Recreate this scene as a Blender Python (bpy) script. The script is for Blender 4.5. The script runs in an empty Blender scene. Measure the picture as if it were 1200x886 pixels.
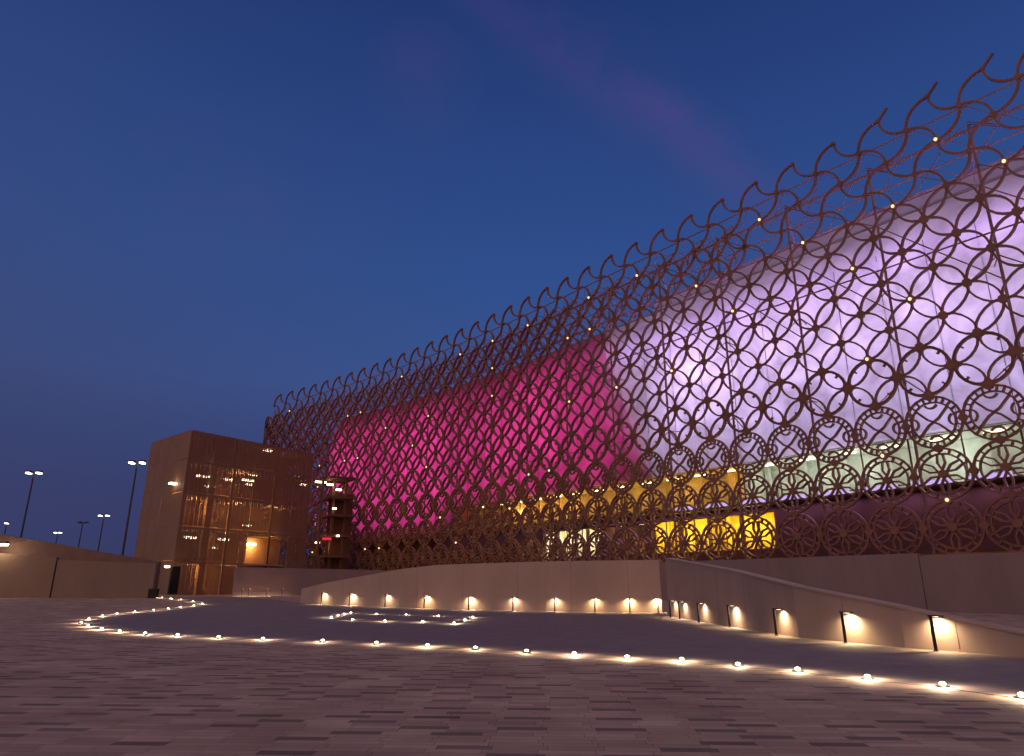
import bpy, math, random
from mathutils import Vector, Matrix
from mathutils.geometry import delaunay_2d_cdt
R = math.radians
random.seed(11)
S = bpy.context.scene
COL = S.collection

# ------------------------------------------------------------------ camera
CZ, TILT = 1.6, math.atan(245 / 800)
cam = bpy.data.objects.new('camera', bpy.data.cameras.new('camera'))
COL.objects.link(cam)
cam.location = (0, 0, CZ)
cam.rotation_euler = (R(90) + TILT, 0, 0)
cam.data.lens, cam.data.sensor_width = 24.0, 36.0
cam.data.clip_end = 6000
S.camera = cam
S.view_settings.view_transform = 'Standard'
S.view_settings.look = 'None'
S.view_settings.exposure = 0
S.view_settings.gamma = 1


def lin(r, g, b):
    f = lambda c: c / 12.92 if c <= .04045 else ((c + .055) / 1.055) ** 2.4
    return (f(r / 255), f(g / 255), f(b / 255), 1)


def ray(px, py):
    x, y = (px - 600) / 800, (443 - py) / 800
    c, s = math.cos(TILT), math.sin(TILT)
    return Vector((x, c - y * s, s + y * c))


# ------------------------------------------------------------------ dusk sky
W = bpy.data.worlds.new('World')
S.world = W
W.use_nodes = True
NT = W.node_tree
NT.nodes.clear()


def nd(nt, typ, **kw):
    n = nt.nodes.new(typ)
    for k, v in kw.items():
        setattr(n, k, v)
    return n


def mth(nt, op, a, b=None, c=None, clamp=False):
    n = nt.nodes.new('ShaderNodeMath')
    n.operation = op
    n.use_clamp = clamp
    for i, v in enumerate((a, b, c)):
        if v is None:
            continue
        if isinstance(v, (int, float)):
            n.inputs[i].default_value = v
        else:
            nt.links.new(v, n.inputs[i])
    return n.outputs[0]


def mixc(nt, fac, a, b, blend='MIX'):
    n = nt.nodes.new('ShaderNodeMix')
    n.data_type = 'RGBA'
    n.blend_type = blend
    for sock, v in ((n.inputs[0], fac), (n.inputs[6], a), (n.inputs[7], b)):
        if isinstance(v, (int, float, tuple)):
            sock.default_value = v
        else:
            nt.links.new(v, sock)
    return n.outputs[2]


def ramp(nt, fac, stops):
    n = nt.nodes.new('ShaderNodeValToRGB')
    e = n.color_ramp.elements
    while len(e) < len(stops):
        e.new(0.5)
    for el, (p, c) in zip(e, stops):
        el.position, el.color = p, c
    nt.links.new(fac, n.inputs[0])
    return n.outputs[0]


tc = nd(NT, 'ShaderNodeTexCoord')
DIR = tc.outputs['Generated']
sx = nd(NT, 'ShaderNodeSeparateXYZ')
NT.links.new(DIR, sx.inputs[0])
X_, Y_, Z_ = sx.outputs
base = ramp(NT, Z_, [(0, lin(48, 49, 88)), (.12, lin(51, 59, 105)), (.27, lin(58, 83, 141)), (.42, lin(48, 79, 140)),
                     (.56, lin(42, 70, 131)), (.72, lin(33, 56, 114)), (1, lin(24, 42, 92))])
left = mth(NT, 'MULTIPLY', mth(NT, 'MULTIPLY_ADD', X_, -1.3, -.05, True), mth(NT, 'MULTIPLY_ADD', Z_, -1.5, 1.2, True), clamp=True)
base = mixc(NT, mth(NT, 'MULTIPLY', left, .9), base, lin(60, 66, 106))
# warm afterglow low in the sky behind the viewer, where the sun has gone down
glow = mth(NT, 'MULTIPLY', mth(NT, 'POWER', mth(NT, 'MULTIPLY_ADD', Y_, -1.0, .25, True), 1.2), mth(NT, 'EXPONENT', mth(NT, 'MULTIPLY', mth(NT, 'ABSOLUTE', Z_), -3.2)))
gl = mixc(NT, 1.0, (1.0, .42, .24, 1), glow, 'MULTIPLY')
base = mixc(NT, 1.0, base, gl, 'ADD')
# thin pink cloud streaks high up
a, b = ray(585, 0).normalized(), ray(845, 205).normalized()
nrm = a.cross(b).normalized()
mid = (a + b).normalized()


def dotn(v):
    n = nd(NT, 'ShaderNodeVectorMath', operation='DOT_PRODUCT')
    NT.links.new(DIR, n.inputs[0])
    n.inputs[1].default_value = v
    return n.outputs['Value']


nz = nd(NT, 'ShaderNodeTexNoise')
nz.inputs['Scale'].default_value = 5.5
nz.inputs['Detail'].default_value = 6
nz.inputs['Roughness'].default_value = .55
NT.links.new(DIR, nz.inputs['Vector'])
d = mth(NT, 'ADD', dotn(nrm), mth(NT, 'MULTIPLY_ADD', nz.outputs[0], .16, -.08))
streak = mth(NT, 'EXPONENT', mth(NT, 'MULTIPLY', mth(NT, 'MULTIPLY', d, d), -700))
streak = mth(NT, 'MULTIPLY', streak, mth(NT, 'MULTIPLY_ADD', dotn(mid), 9, -8.0, True))
streak = mth(NT, 'MULTIPLY', streak, mth(NT, 'MULTIPLY_ADD', nz.outputs[0], 2.6, -.85, True))
c2 = ray(495, 95).normalized()
puff = mth(NT, 'MULTIPLY', mth(NT, 'MULTIPLY_ADD', dotn(c2), 260, -259, True), mth(NT, 'MULTIPLY_ADD', nz.outputs[0], 3, -1.1, True))
c3 = ray(265, 230).normalized()
puff2 = mth(NT, 'MULTIPLY', mth(NT, 'MULTIPLY_ADD', dotn(c3), 120, -119, True), mth(NT, 'MULTIPLY_ADD', nz.outputs[0], 3, -1.2, True))
cl = mth(NT, 'ADD', mth(NT, 'MULTIPLY', streak, .5), mth(NT, 'MULTIPLY', mth(NT, 'ADD', puff, puff2), .22), clamp=True)
base = mixc(NT, cl, base, lin(86, 70, 128))
sky = nd(NT, 'ShaderNodeTexSky', sky_type='NISHITA', sun_disc=False, sun_elevation=R(-4), sun_rotation=R(200))
base = mixc(NT, .02, base, sky.outputs[0], 'ADD')
bg = nd(NT, 'ShaderNodeBackground')
bg.inputs[1].default_value = 1.0
NT.links.new(base, bg.inputs[0])
wo = nd(NT, 'ShaderNodeOutputWorld')
NT.links.new(bg.outputs[0], wo.inputs[0])

# the last glow of the sun that has just set behind the viewer: very wide and weak
sun = bpy.data.objects.new('sun', bpy.data.lights.new('sun', 'SUN'))
COL.objects.link(sun)
sun.data.energy, sun.data.angle, sun.data.color = .74, R(50), (1, .70, .46)
sun.rotation_euler = (R(45), 0, R(-28))


# ------------------------------------------------------------------ materials
def mat(name, col, rough=.7, metal=0, var=.25, scale=3.0, bump=0, spec=.3):
    m = bpy.data.materials.new(name)
    m.use_nodes = True
    nt = m.node_tree
    p = nt.nodes['Principled BSDF']
    p.inputs['Roughness'].default_value = rough
    p.inputs['Metallic'].default_value = metal
    p.inputs['Specular IOR Level'].default_value = spec
    t = nd(nt, 'ShaderNodeTexCoord')
    n = nd(nt, 'ShaderNodeTexNoise')
    n.inputs['Scale'].default_value = scale
    n.inputs['Detail'].default_value = 7
    n.inputs['Roughness'].default_value = .65
    mp = nd(nt, 'ShaderNodeMapping')
    mp.inputs['Scale'].default_value = (1, 1, .3 if 'concrete' in name else 1)
    nt.links.new(t.outputs['Object'], mp.inputs['Vector'])
    nt.links.new(mp.outputs[0], n.inputs['Vector'])
    c = ramp(nt, n.outputs[0], [(.25, tuple(v * (1 - var) for v in col[:3]) + (1,)), (.75, tuple(min(1, v * (1 + var)) for v in col[:3]) + (1,))])
    nt.links.new(c, p.inputs['Base Color'])
    if bump:
        bp = nd(nt, 'ShaderNodeBump')
        bp.inputs['Strength'].default_value = bump
        nt.links.new(n.outputs[0], bp.inputs['Height'])
        nt.links.new(bp.outputs[0], p.inputs['Normal'])
    return m


def emit(name, col, strength):
    m = bpy.data.materials.new(name)
    m.use_nodes = True
    nt = m.node_tree
    nt.nodes.remove(nt.nodes['Principled BSDF'])
    e = nd(nt, 'ShaderNodeEmission')
    e.inputs[0].default_value = tuple(col[:3]) + (1,)
    e.inputs[1].default_value = strength
    nt.links.new(e.outputs[0], nt.nodes['Material Output'].inputs[0])
    return m


def lit_room(name, stops, strength, scale=.5):
    """a lit room behind glass: blotchy warm or cool light"""
    m = emit(name, (1, 1, 1), strength)
    nt = m.node_tree
    e = [n for n in nt.nodes if n.type == 'EMISSION'][0]
    t = nd(nt, 'ShaderNodeTexCoord')
    n = nd(nt, 'ShaderNodeTexNoise')
    n.inputs['Scale'].default_value = scale
    n.inputs['Detail'].default_value = 3
    nt.links.new(t.outputs['Object'], n.inputs['Vector'])
    nt.links.new(ramp(nt, n.outputs[0], stops), e.inputs[0])
    return m


def fabric(name, col, tl):
    m = bpy.data.materials.new(name)
    m.use_nodes = True
    nt = m.node_tree
    nt.nodes.remove(nt.nodes['Principled BSDF'])
    t = nd(nt, 'ShaderNodeTexCoord')
    n = nd(nt, 'ShaderNodeTexNoise')
    n.inputs['Scale'].default_value = .2
    n.inputs['Distortion'].default_value = 1.2
    n.inputs['Detail'].default_value = 6
    n.inputs['Roughness'].default_value = .6
    nt.links.new(t.outputs['Object'], n.inputs['Vector'])
    c = ramp(nt, n.outputs[0], [(.34, tuple(v * .45 for v in tl) + (1,)), (.68, tuple(tl) + (1,))])
    tr = nd(nt, 'ShaderNodeBsdfTranslucent')
    nt.links.new(c, tr.inputs[0])
    df = nd(nt, 'ShaderNodeBsdfDiffuse')
    df.inputs[0].default_value = tuple(col) + (1,)
    ad = nd(nt, 'ShaderNodeAddShader')
    nt.links.new(tr.outputs[0], ad.inputs[0])
    nt.links.new(df.outputs[0], ad.inputs[1])
    nt.links.new(ad.outputs[0], nt.nodes['Material Output'].inputs[0])
    return m


def perforated(name, col, open_):
    """perforated sheet metal: rows of real holes"""
    m = mat(name, col, .6, .1, .12, .5)
    nt = m.node_tree
    p = nt.nodes['Principled BSDF']
    t = nd(nt, 'ShaderNodeTexCoord')
    v = nd(nt, 'ShaderNodeTexVoronoi')
    v.inputs['Scale'].default_value = 6
    v.inputs['Randomness'].default_value = .25
    nt.links.new(t.outputs['Object'], v.inputs['Vector'])
    n = nd(nt, 'ShaderNodeTexNoise')
    n.inputs['Scale'].default_value = .28
    nt.links.new(t.outputs['Object'], n.inputs['Vector'])
    hole = mth(nt, 'LESS_THAN', v.outputs['Distance'], mth(nt, 'MULTIPLY_ADD', n.outputs[0], .16, open_ - .08))
    tr = nd(nt, 'ShaderNodeBsdfTransparent')
    mx = nd(nt, 'ShaderNodeMixShader')
    nt.links.new(hole, mx.inputs[0])
    nt.links.new(p.outputs[0], mx.inputs[1])
    nt.links.new(tr.outputs[0], mx.inputs[2])
    nt.links.new(mx.outputs[0], nt.nodes['Material Output'].inputs[0])
    return m


def clear_glass(name):
    m = bpy.data.materials.new(name)
    m.use_nodes = True
    nt = m.node_tree
    nt.nodes.remove(nt.nodes['Principled BSDF'])
    tr = nd(nt, 'ShaderNodeBsdfTransparent')
    tr.inputs[0].default_value = (.86, .9, .88, 1)
    gl = nd(nt, 'ShaderNodeBsdfGlossy')
    gl.inputs['Roughness'].default_value = .03
    fr = nd(nt, 'ShaderNodeLayerWeight')
    fr.inputs[0].default_value = .5
    fac = mth(nt, 'MULTIPLY_ADD', mth(nt, 'POWER', fr.outputs['Facing'], 5.0), .9, .04, True)
    mx = nd(nt, 'ShaderNodeMixShader')
    nt.links.new(fac, mx.inputs[0])
    nt.links.new(tr.outputs[0], mx.inputs[1])
    nt.links.new(gl.outputs[0], mx.inputs[2])
    nt.links.new(mx.outputs[0], nt.nodes['Material Output'].inputs[0])
    return m


def paving(name, light, dark, prob, L, H, rot):
    """long narrow pavers laid in staggered courses, some of them of dark stone"""
    m = bpy.data.materials.new(name)
    m.use_nodes = True
    nt = m.node_tree
    p = nt.nodes['Principled BSDF']
    p.inputs['Roughness'].default_value = .85
    p.inputs['Specular IOR Level'].default_value = .1
    t = nd(nt, 'ShaderNodeTexCoord')
    mp = nd(nt, 'ShaderNodeMapping')
    mp.inputs['Rotation'].default_value = (0, 0, R(rot))
    nt.links.new(t.outputs['Object'], mp.inputs['Vector'])
    s = nd(nt, 'ShaderNodeSeparateXYZ')
    nt.links.new(mp.outputs[0], s.inputs[0])
    v = mth(nt, 'DIVIDE', s.outputs[1], H)
    row = mth(nt, 'FLOOR', v)
    wr = nd(nt, 'ShaderNodeTexWhiteNoise', noise_dimensions='1D')
    nt.links.new(row, wr.inputs['W'])
    u = mth(nt, 'ADD', mth(nt, 'DIVIDE', s.outputs[0], L), mth(nt, 'MULTIPLY', wr.outputs['Value'], .45))
    cell = mth(nt, 'FLOOR', u)
    cv = nd(nt, 'ShaderNodeCombineXYZ')
    nt.links.new(cell, cv.inputs[0])
    nt.links.new(row, cv.inputs[1])
    wn = nd(nt, 'ShaderNodeTexWhiteNoise', noise_dimensions='2D')
    nt.links.new(cv.outputs[0], wn.inputs['Vector'])
    par = mth(nt, 'MODULO', mth(nt, 'ABSOLUTE', mth(nt, 'ADD', cell, mth(nt, 'FLOOR', mth(nt, 'MULTIPLY', row, .5)))), 2.0)
    par = mth(nt, 'MULTIPLY', par, mth(nt, 'LESS_THAN', mth(nt, 'FRACT', mth(nt, 'MULTIPLY', row, .5)), .25))
    isdark = mth(nt, 'MULTIPLY', mth(nt, 'LESS_THAN', wn.outputs['Value'], prob), mth(nt, 'GREATER_THAN', par, .5))
    tone = nd(nt, 'ShaderNodeSeparateColor')
    nt.links.new(wn.outputs['Color'], tone.inputs[0])
    n = nd(nt, 'ShaderNodeTexNoise')
    n.inputs['Scale'].default_value = .6
    n.inputs['Detail'].default_value = 8
    nt.links.new(t.outputs['Object'], n.inputs['Vector'])
    k = mth(nt, 'MULTIPLY', mth(nt, 'MULTIPLY_ADD', tone.outputs[1], .3, .85), mth(nt, 'MULTIPLY_ADD', n.outputs[0], 1.1, .45))
    fu, fv = mth(nt, 'FRACT', u), mth(nt, 'FRACT', v)
    ju = mth(nt, 'LESS_THAN', mth(nt, 'MULTIPLY', mth(nt, 'SUBTRACT', .5, mth(nt, 'ABSOLUTE', mth(nt, 'SUBTRACT', fu, .5))), L), .004)
    jv = mth(nt, 'LESS_THAN', mth(nt, 'MULTIPLY', mth(nt, 'SUBTRACT', .5, mth(nt, 'ABSOLUTE', mth(nt, 'SUBTRACT', fv, .5))), H), .004)
    j = mth(nt, 'MAXIMUM', ju, jv)
    c = mixc(nt, isdark, light, dark)
    c = mixc(nt, 1.0, c, k, 'MULTIPLY')
    c = mixc(nt, mth(nt, 'MULTIPLY', j, .6), c, (.02, .018, .018, 1))
    nt.links.new(c, p.inputs['Base Color'])
    return m


M = dict(
    bronze=mat('bronze_metal', (.20, .10, .07), .5, .2, .3, .6),
    bronze_dark=mat('dark_bronze_wall', (.12, .058, .038), .6, .2, .3, .3),
    strut=mat('painted_steel', (.30, .19, .17), .5, .2, .15, .5),
    concrete=mat('sand_concrete', (.35, .27, .225), .8, 0, .14, .5, .08),
    tan=mat('tan_concrete', (.20, .145, .11), .8, 0, .14, .5, .08),
    concrete2=mat('mauve_concrete', (.21, .155, .15), .8, 0, .14, .5, .08),
    coping=mat('coping_stone', (.16, .10, .08), .75, 0, .2, .8),
    dark=mat('dark_metal', (.02, .02, .022), .4, .5, .2, 4),
    mast=mat('mast_steel', (.05, .05, .055), .5, .5, .2, 2),
    slab=mat('floor_slab', (.3, .22, .17), .8, 0, .2, 1),
    inner=mat('inner_wall', (.36, .2, .12), .8, 0, .3, .4),
    roof=mat('roof_sheet', (.2, .18, .17), .7, 0, .2, 1),
    white_fabric=fabric('white_fabric', (.30, .28, .30), (.55, .55, .55)),
    maroon_fabric=fabric('maroon_fabric', (.16, .05, .09), (.55, .5, .52)),
    seam=mat('seam_profile', (.25, .2, .25), .6, 0, .1, 2),
    clad=perforated('perforated_bronze', (.25, .15, .085), .40),
    clad2=perforated('close_perforated_bronze', (.24, .15, .10), .12),
    plaza=paving('plaza_paving', (.37, .27, .22, 1), (.18, .138, .122, 1), .55, .58, .17, 3),
    court=mat('forecourt_asphalt', (.18, .148, .155), .75, 0, .22, 1.2, .1),
    kerb=mat('kerb_stone', (.2, .155, .135), .7, 0, .15, 2),
    glass=clear_glass('window_glass'),
    wood=mat('ochre_wall', (.62, .45, .2), .7, 0, .25, .8),
    mint=mat('pale_green_wall', (.62, .66, .60), .7, 0, .2, .8),
    sun_yellow=mat('yellow_wall', (.8, .6, .08), .7, 0, .2, .8),
    ivory=mat('ivory_wall', (.8, .74, .6), .7, 0, .3, .8),
    lens=emit('lamp_lens', (1, .80, .52), 30),
    glowlens=emit('ground_lamp_lens', (1, .76, .46), 14),
    bollens=emit('bollard_lens', (1, .78, .5), 8),
    node=emit('node_lamp', (1, .70, .34), 1.7),
    cool=emit('mast_lamp', (1, .9, .75), 6),
    tube=emit('ceiling_lamp', (1, .74, .45), 8),
    red=emit('red_sign', (.9, .03, .08), .9),
    violet=emit('violet_strip', (.60, .42, .95), 1.0),
    gold=lit_room('gold_room', [(.3, lin(120, 80, 25)), (.55, lin(205, 150, 55)), (.75, lin(225, 175, 80))], .8),
    cream=lit_room('pale_room', [(.3, lin(95, 115, 120)), (.5, lin(150, 165, 150)), (.72, lin(205, 205, 160))], .75),
    yellow=lit_room('yellow_room', [(.35, lin(205, 150, 15)), (.5, lin(240, 195, 30)), (.7, lin(250, 225, 95))], 1.2, .8),
    pale=lit_room('ivory_room', [(.38, lin(70, 55, 25)), (.5, lin(190, 170, 110)), (.62, lin(255, 245, 210))], 1.0, .7),
    dim=lit_room('dim_room', [(.45, lin(14, 12, 14)), (.7, lin(40, 34, 40))], 1.0, .7),
    doorway=emit('orange_doorway', lin(235, 150, 40), .55),
)


# ------------------------------------------------------------------ mesh helpers
class MB:
    def __init__(s):
        s.v, s.f = [], []

    def quad(s, a, b, c, d):
        i = len(s.v)
        s.v += [tuple(a), tuple(b), tuple(c), tuple(d)]
        s.f.append((i, i + 1, i + 2, i + 3))

    def hexa(s, p):
        i = len(s.v)
        s.v += [tuple(q) for q in p]
        for f in ((0, 3, 2, 1), (4, 5, 6, 7), (0, 1, 5, 4), (1, 2, 6, 5), (2, 3, 7, 6), (3, 0, 4, 7)):
            s.f.append(tuple(i + k for k in f))

    def box(s, c, d, rz=0):
        m = Matrix.Rotation(rz, 3, 'Z')
        p = []
        for z in (-1, 1):
            for x, y in ((-1, -1), (1, -1), (1, 1), (-1, 1)):
                p.append(Vector(c) + m @ Vector((x * d[0] / 2, y * d[1] / 2, z * d[2] / 2)))
        s.hexa(p)

    def wall(s, a, b, za0, za1, zb0, zb1, th):
        """upright slab from a to b (plan), with bottom and top heights at each end"""
        a, b = Vector(a[:2]), Vector(b[:2])
        t = (b - a).normalized()
        n = Vector((-t.y, t.x)) * th
        q = [(a, za0), (b, zb0), (b + n, zb0), (a + n, za0), (a, za1), (b, zb1), (b + n, zb1), (a + n, za1)]
        s.hexa([(p.x, p.y, z) for p, z in q])

    def tube(s, pts, r, n=6, r2=None):
        r2 = r if r2 is None else r2
        base = len(s.v)
        for k, p in enumerate(pts):
            p = Vector(p)
            t = (Vector(pts[min(k + 1, len(pts) - 1)]) - Vector(pts[max(k - 1, 0)])).normalized()
            u = t.orthogonal().normalized() if abs(t.z) < .95 else Vector((1, 0, 0))
            u = (u - t * u.dot(t)).normalized()
            w = t.cross(u)
            rr = r + (r2 - r) * k / max(1, len(pts) - 1)
            for i in range(n):
                a = 2 * math.pi * i / n
                s.v.append(tuple(p + u * math.cos(a) * rr + w * math.sin(a) * rr))
        for k in range(len(pts) - 1):
            for i in range(n):
                j = (i + 1) % n
                s.f.append((base + k * n + i, base + k * n + j, base + (k + 1) * n + j, base + (k + 1) * n + i))
        s.f.append(tuple(base + i for i in reversed(range(n))))
        s.f.append(tuple(base + (len(pts) - 1) * n + i for i in range(n)))

    def lathe(s, prof, n=14, c=(0, 0, 0)):
        base = len(s.v)
        for r, z in prof:
            for i in range(n):
                a = 2 * math.pi * i / n
                s.v.append((c[0] + r * math.cos(a), c[1] + r * math.sin(a), c[2] + z))
        for k in range(len(prof) - 1):
            for i in range(n):
                j = (i + 1) % n
                s.f.append((base + k * n + i, base + k * n + j, base + (k + 1) * n + j, base + (k + 1) * n + i))
        s.f.append(tuple(base + i for i in reversed(range(n))))
        s.f.append(tuple(base + (len(prof) - 1) * n + i for i in range(n)))

    def build(s, name, m, parent=None, smooth=False):
        me = bpy.data.meshes.new(name)
        me.from_pydata(s.v, [], s.f)
        me.materials.append(m)
        if smooth:
            me.polygons.foreach_set('use_smooth', [True] * len(me.polygons))
        me.update()
        o = bpy.data.objects.new(name, me)
        COL.objects.link(o)
        if parent:
            o.parent = parent
            o.matrix_parent_inverse = Matrix.Translation(-parent.location)
        return o


def tag(o, label=None, cat=None, group=None, kind=None):
    for k, v in (('label', label), ('category', cat), ('group', group), ('kind', kind)):
        if v:
            o[k] = v
    return o


def thing(name, label, cat, loc=(0, 0, 0), group=None):
    o = bpy.data.objects.new(name, None)
    o.empty_display_size = .3
    COL.objects.link(o)
    o.location = loc
    return tag(o, label, cat, group)


def lamp(name, kind, loc, energy, color, parent, **kw):
    l = bpy.data.lights.new(name, kind)
    l.energy, l.color = energy, color
    for k, v in kw.items():
        setattr(l, k, v)
    o = bpy.data.objects.new(name, l)
    COL.objects.link(o)
    o.location = loc
    if parent:
        o.parent = parent
        o.matrix_parent_inverse = Matrix.Translation(-parent.location)
    return o


def copy_tree(o, parent=None):
    c = o.copy()
    COL.objects.link(c)
    if o.type == 'LIGHT':                             # lamps of a row never burn quite alike
        c.data = o.data.copy()
        c.data.energy *= random.uniform(.65, 1.35)
        c.data.color = (1, o.data.color[1] * random.uniform(.93, 1.05), o.data.color[2] * random.uniform(.85, 1.15))
    if parent:
        c.parent = parent
        c.matrix_parent_inverse = o.matrix_parent_inverse.copy()
    for ch in o.children:
        copy_tree(ch, c)
    return c


# ------------------------------------------------------------------ ground
def sm(t):
    t = max(0, min(1, t))
    return t * t * (3 - 2 * t)


def g(y):
    """the plaza rises gently towards the far side"""
    return .7 * sm((y - 35) / 45)


def at(px, py):
    """point of the ground seen in direction px, py"""
    r = ray(px, py)
    lo, hi = 1.0, 400.0
    for _ in range(60):
        m = (lo + hi) / 2
        if CZ + r.z * m / r.y > g(m):
            lo = m
        else:
            hi = m
    return Vector((r.x * lo / r.y, lo, g(lo)))


def up(px, py, Y):
    r = ray(px, py)
    return Vector((r.x * Y / r.y, Y, CZ + r.z * Y / r.y))


def grid(name, xs, ys, m, f, **kw):
    b = MB()
    n = len(xs)
    for y in ys:
        for x in xs:
            b.v.append((x, y, f(x, y)))
    for j in range(len(ys) - 1):
        for i in range(n - 1):
            b.f.append((j * n + i, j * n + i + 1, (j + 1) * n + i + 1, (j + 1) * n + i))
    return b.build(name, m)


xs = [-1500, -700, -300, -160] + [-120 + 6 * i for i in range(41)] + [160, 300, 700, 1500]
ys = [-600, -200, -60, 0, 20] + [32 + i * 1.0 for i in range(50)] + [100, 150, 300, 700, 1500]
tag(grid('plaza', xs, ys, M['plaza'], lambda x, y: g(y)), kind='structure')


def sheet(name, poly, m, dz, step=2.5):
    """flat surface with an outline, following the ground dz above it"""
    P = [Vector(p[:2]) for p in poly]
    x0, x1 = min(p.x for p in P), max(p.x for p in P)
    y0, y1 = min(p.y for p in P), max(p.y for p in P)
    pts, n = list(P), len(P)
    i = x0 + step / 2
    while i < x1:
        j = y0 + step / 2
        while j < y1:
            pts.append(Vector((i, j)))
            j += step
        i += step
    v, e, f, *_ = delaunay_2d_cdt(pts, [], [list(range(n))], 1, 1e-4)
    b = MB()
    b.v = [(p.x, p.y, g(p.y) + dz) for p in v]
    b.f = [tuple(q) for q in f]
    o = b.build(name, m)
    return tag(o, kind='structure')


# the long row of low lights, from its right-hand end round the tight bend to the far wall
ROW = [(1198, 818), (1105, 805), (1017, 796), (935, 787), (865, 781), (799, 775), (735, 772), (673, 768), (617, 765), (557, 761),
       (501, 758), (441, 755), (378, 752.5), (308, 750), (256, 748), (208, 745.5), (170, 743.5), (140, 741), (119, 738), (103, 734.5),
       (95, 730.5), (104, 726), (120, 722.5), (137, 720), (158, 717.5), (180, 715.5), (197, 713.8), (212, 712), (227, 710.3), (237, 708),
       (226, 705.2), (212, 703.2), (200, 701.8), (190, 700.8)]
ROWP = [at(*p) for p in ROW]
far = [at(272, 698.5), at(310, 702), at(352, 706), at(470, 711), at(600, 715), at(778, 717), at(784, 722), at(860, 735), at(936, 748), at(1061, 760), at(1200, 770), at(1330, 780)]
near = [at(1400, 842)]
sheet('forecourt', near + ROWP + far, M['court'], .004)
# kerb that the lights sit along
kb = MB()
path = [at(1400, 842)] + ROWP
for a, b in zip(path[:-1], path[1:]):
    t = (b - a); L = t.length; n = max(1, int(L / 1.5)); t2 = Vector((-t.y, t.x, 0)).normalized() * .11
    for k in range(n):
        p, q = a + t * k / n, a + t * (k + 1) / n
        zp, zq = g(p.y), g(q.y)
        kb.hexa([(p.x - t2.x, p.y - t2.y, zp - .1), (q.x - t2.x, q.y - t2.y, zq - .1), (q.x + t2.x, q.y + t2.y, zq - .1), (p.x + t2.x, p.y + t2.y, zp - .1),
                 (p.x - t2.x, p.y - t2.y, zp + .006), (q.x - t2.x, q.y - t2.y, zq + .006), (q.x + t2.x, q.y + t2.y, zq + .006), (p.x + t2.x, p.y + t2.y, zp + .006)])
tag(kb.build('kerb', M['kerb']), kind='structure')

# ------------------------------------------------------------------ stadium plan curve
A = 3.65            # cell of the lattice
Z0 = 3.6            # foot of the lattice
SB, SE = -47.45, 108.5
RC = 6.0
ARC = RC * math.pi / 2
S_END = SE + ARC + 26


def heading(s):
    if s <= 40:
        return 38.0
    if s <= SE:
        return 38 + (s - 40) / (SE - 40) * 15
    if s <= SE + ARC:
        return 53 - 90 * (s - SE) / ARC
    return -37.0


DS = .25
PL = []
x, y, s_ = 27.1, 48.5, 0.0
while s_ > SB - 1:
    x += math.sin(R(38)) * DS; y -= math.cos(R(38)) * DS; s_ -= DS
SSTART = s_
while s_ < S_END + 1:
    PL.append((x, y))
    h = R(heading(s_ + DS / 2)); x -= math.sin(h) * DS; y += math.cos(h) * DS; s_ += DS


def P(s, z, w=0.0):
    i = min(max(int((s - SSTART) / DS), 0), len(PL) - 2)
    f = (s - SSTART) / DS - i
    a, b = PL[i], PL[i + 1]
    h = R(heading(s))
    return Vector((a[0] + (b[0] - a[0]) * f - math.cos(h) * w, a[1] + (b[1] - a[1]) * f - math.sin(h) * w, z))


def nrm_at(s):
    h = R(heading(s))
    return Vector((-math.cos(h), -math.sin(h), 0))


ST = thing('stadium', 'long stadium wrapped in a dark bronze lattice of interlaced rings over lit walls', 'stadium', tuple(P(20, 0)))


class Lat(MB):
    """flat bars that follow the curved facade"""
    zc, zk, heavy = 0.0, 1.0, 1.0

    def bar(s, pts, hw, hd, w=0.0, closed=False):
        k_ = max(0, min(1, (pts[0][0] - 12) / 28)) * s.heavy            # heavier sections over the long western half
        hw, hd = hw * (1 + .35 * k_), hd * (1 + .55 * k_)
        base = len(s.v)
        n = len(pts)
        for k, (u, z) in enumerate(pts):
            a = pts[(k - 1) % n] if (k > 0 or closed) else pts[k]
            b = pts[(k + 1) % n] if (k < n - 1 or closed) else pts[k]
            du, dz = b[0] - a[0], b[1] - a[1]
            L = math.hypot(du, dz) or 1
            ou, oz = -dz / L * hw, du / L * hw
            for e, d in ((1, -1), (1, 1), (-1, 1), (-1, -1)):
                s.v.append(tuple(P(u + ou * e, s.zc + (z + oz * e - s.zc) * s.zk, w + d * hd)))
        m = n if closed else n - 1
        for k in range(m):
            j = (k + 1) % n
            for i in range(4):
                i2 = (i + 1) % 4
                s.f.append((base + k * 4 + i, base + k * 4 + i2, base + j * 4 + i2, base + j * 4 + i))
        if not closed:
            s.f.append(tuple(base + i for i in (3, 2, 1, 0)))
            s.f.append(tuple(base + 4 * (n - 1) + i for i in range(4)))

    def plate(s, u, z, r, hd, w=0.0, n=8):
        s.bar([(u + r * .5 * math.cos(2 * math.pi * k / n), z + r * .5 * math.sin(2 * math.pi * k / n)) for k in range(n)], r * .5, hd, w, True)


H_ = A / 2


def arc(cu, cz, r, a0, a1, n=6):
    return [(cu + r * math.cos(R(a0 + (a1 - a0) * k / n)), cz + r * math.sin(R(a0 + (a1 - a0) * k / n))) for k in range(n + 1)]


# sector centre angle, start of the outer arc, corner circle offset and its arc
SEC = ((45, (1, 1), (180, 270)), (135, (-1, 1), (270, 360)), (225, (-1, -1), (0, 90)), (315, (1, -1), (90, 180)))
BW, BD = .07, .11


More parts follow.
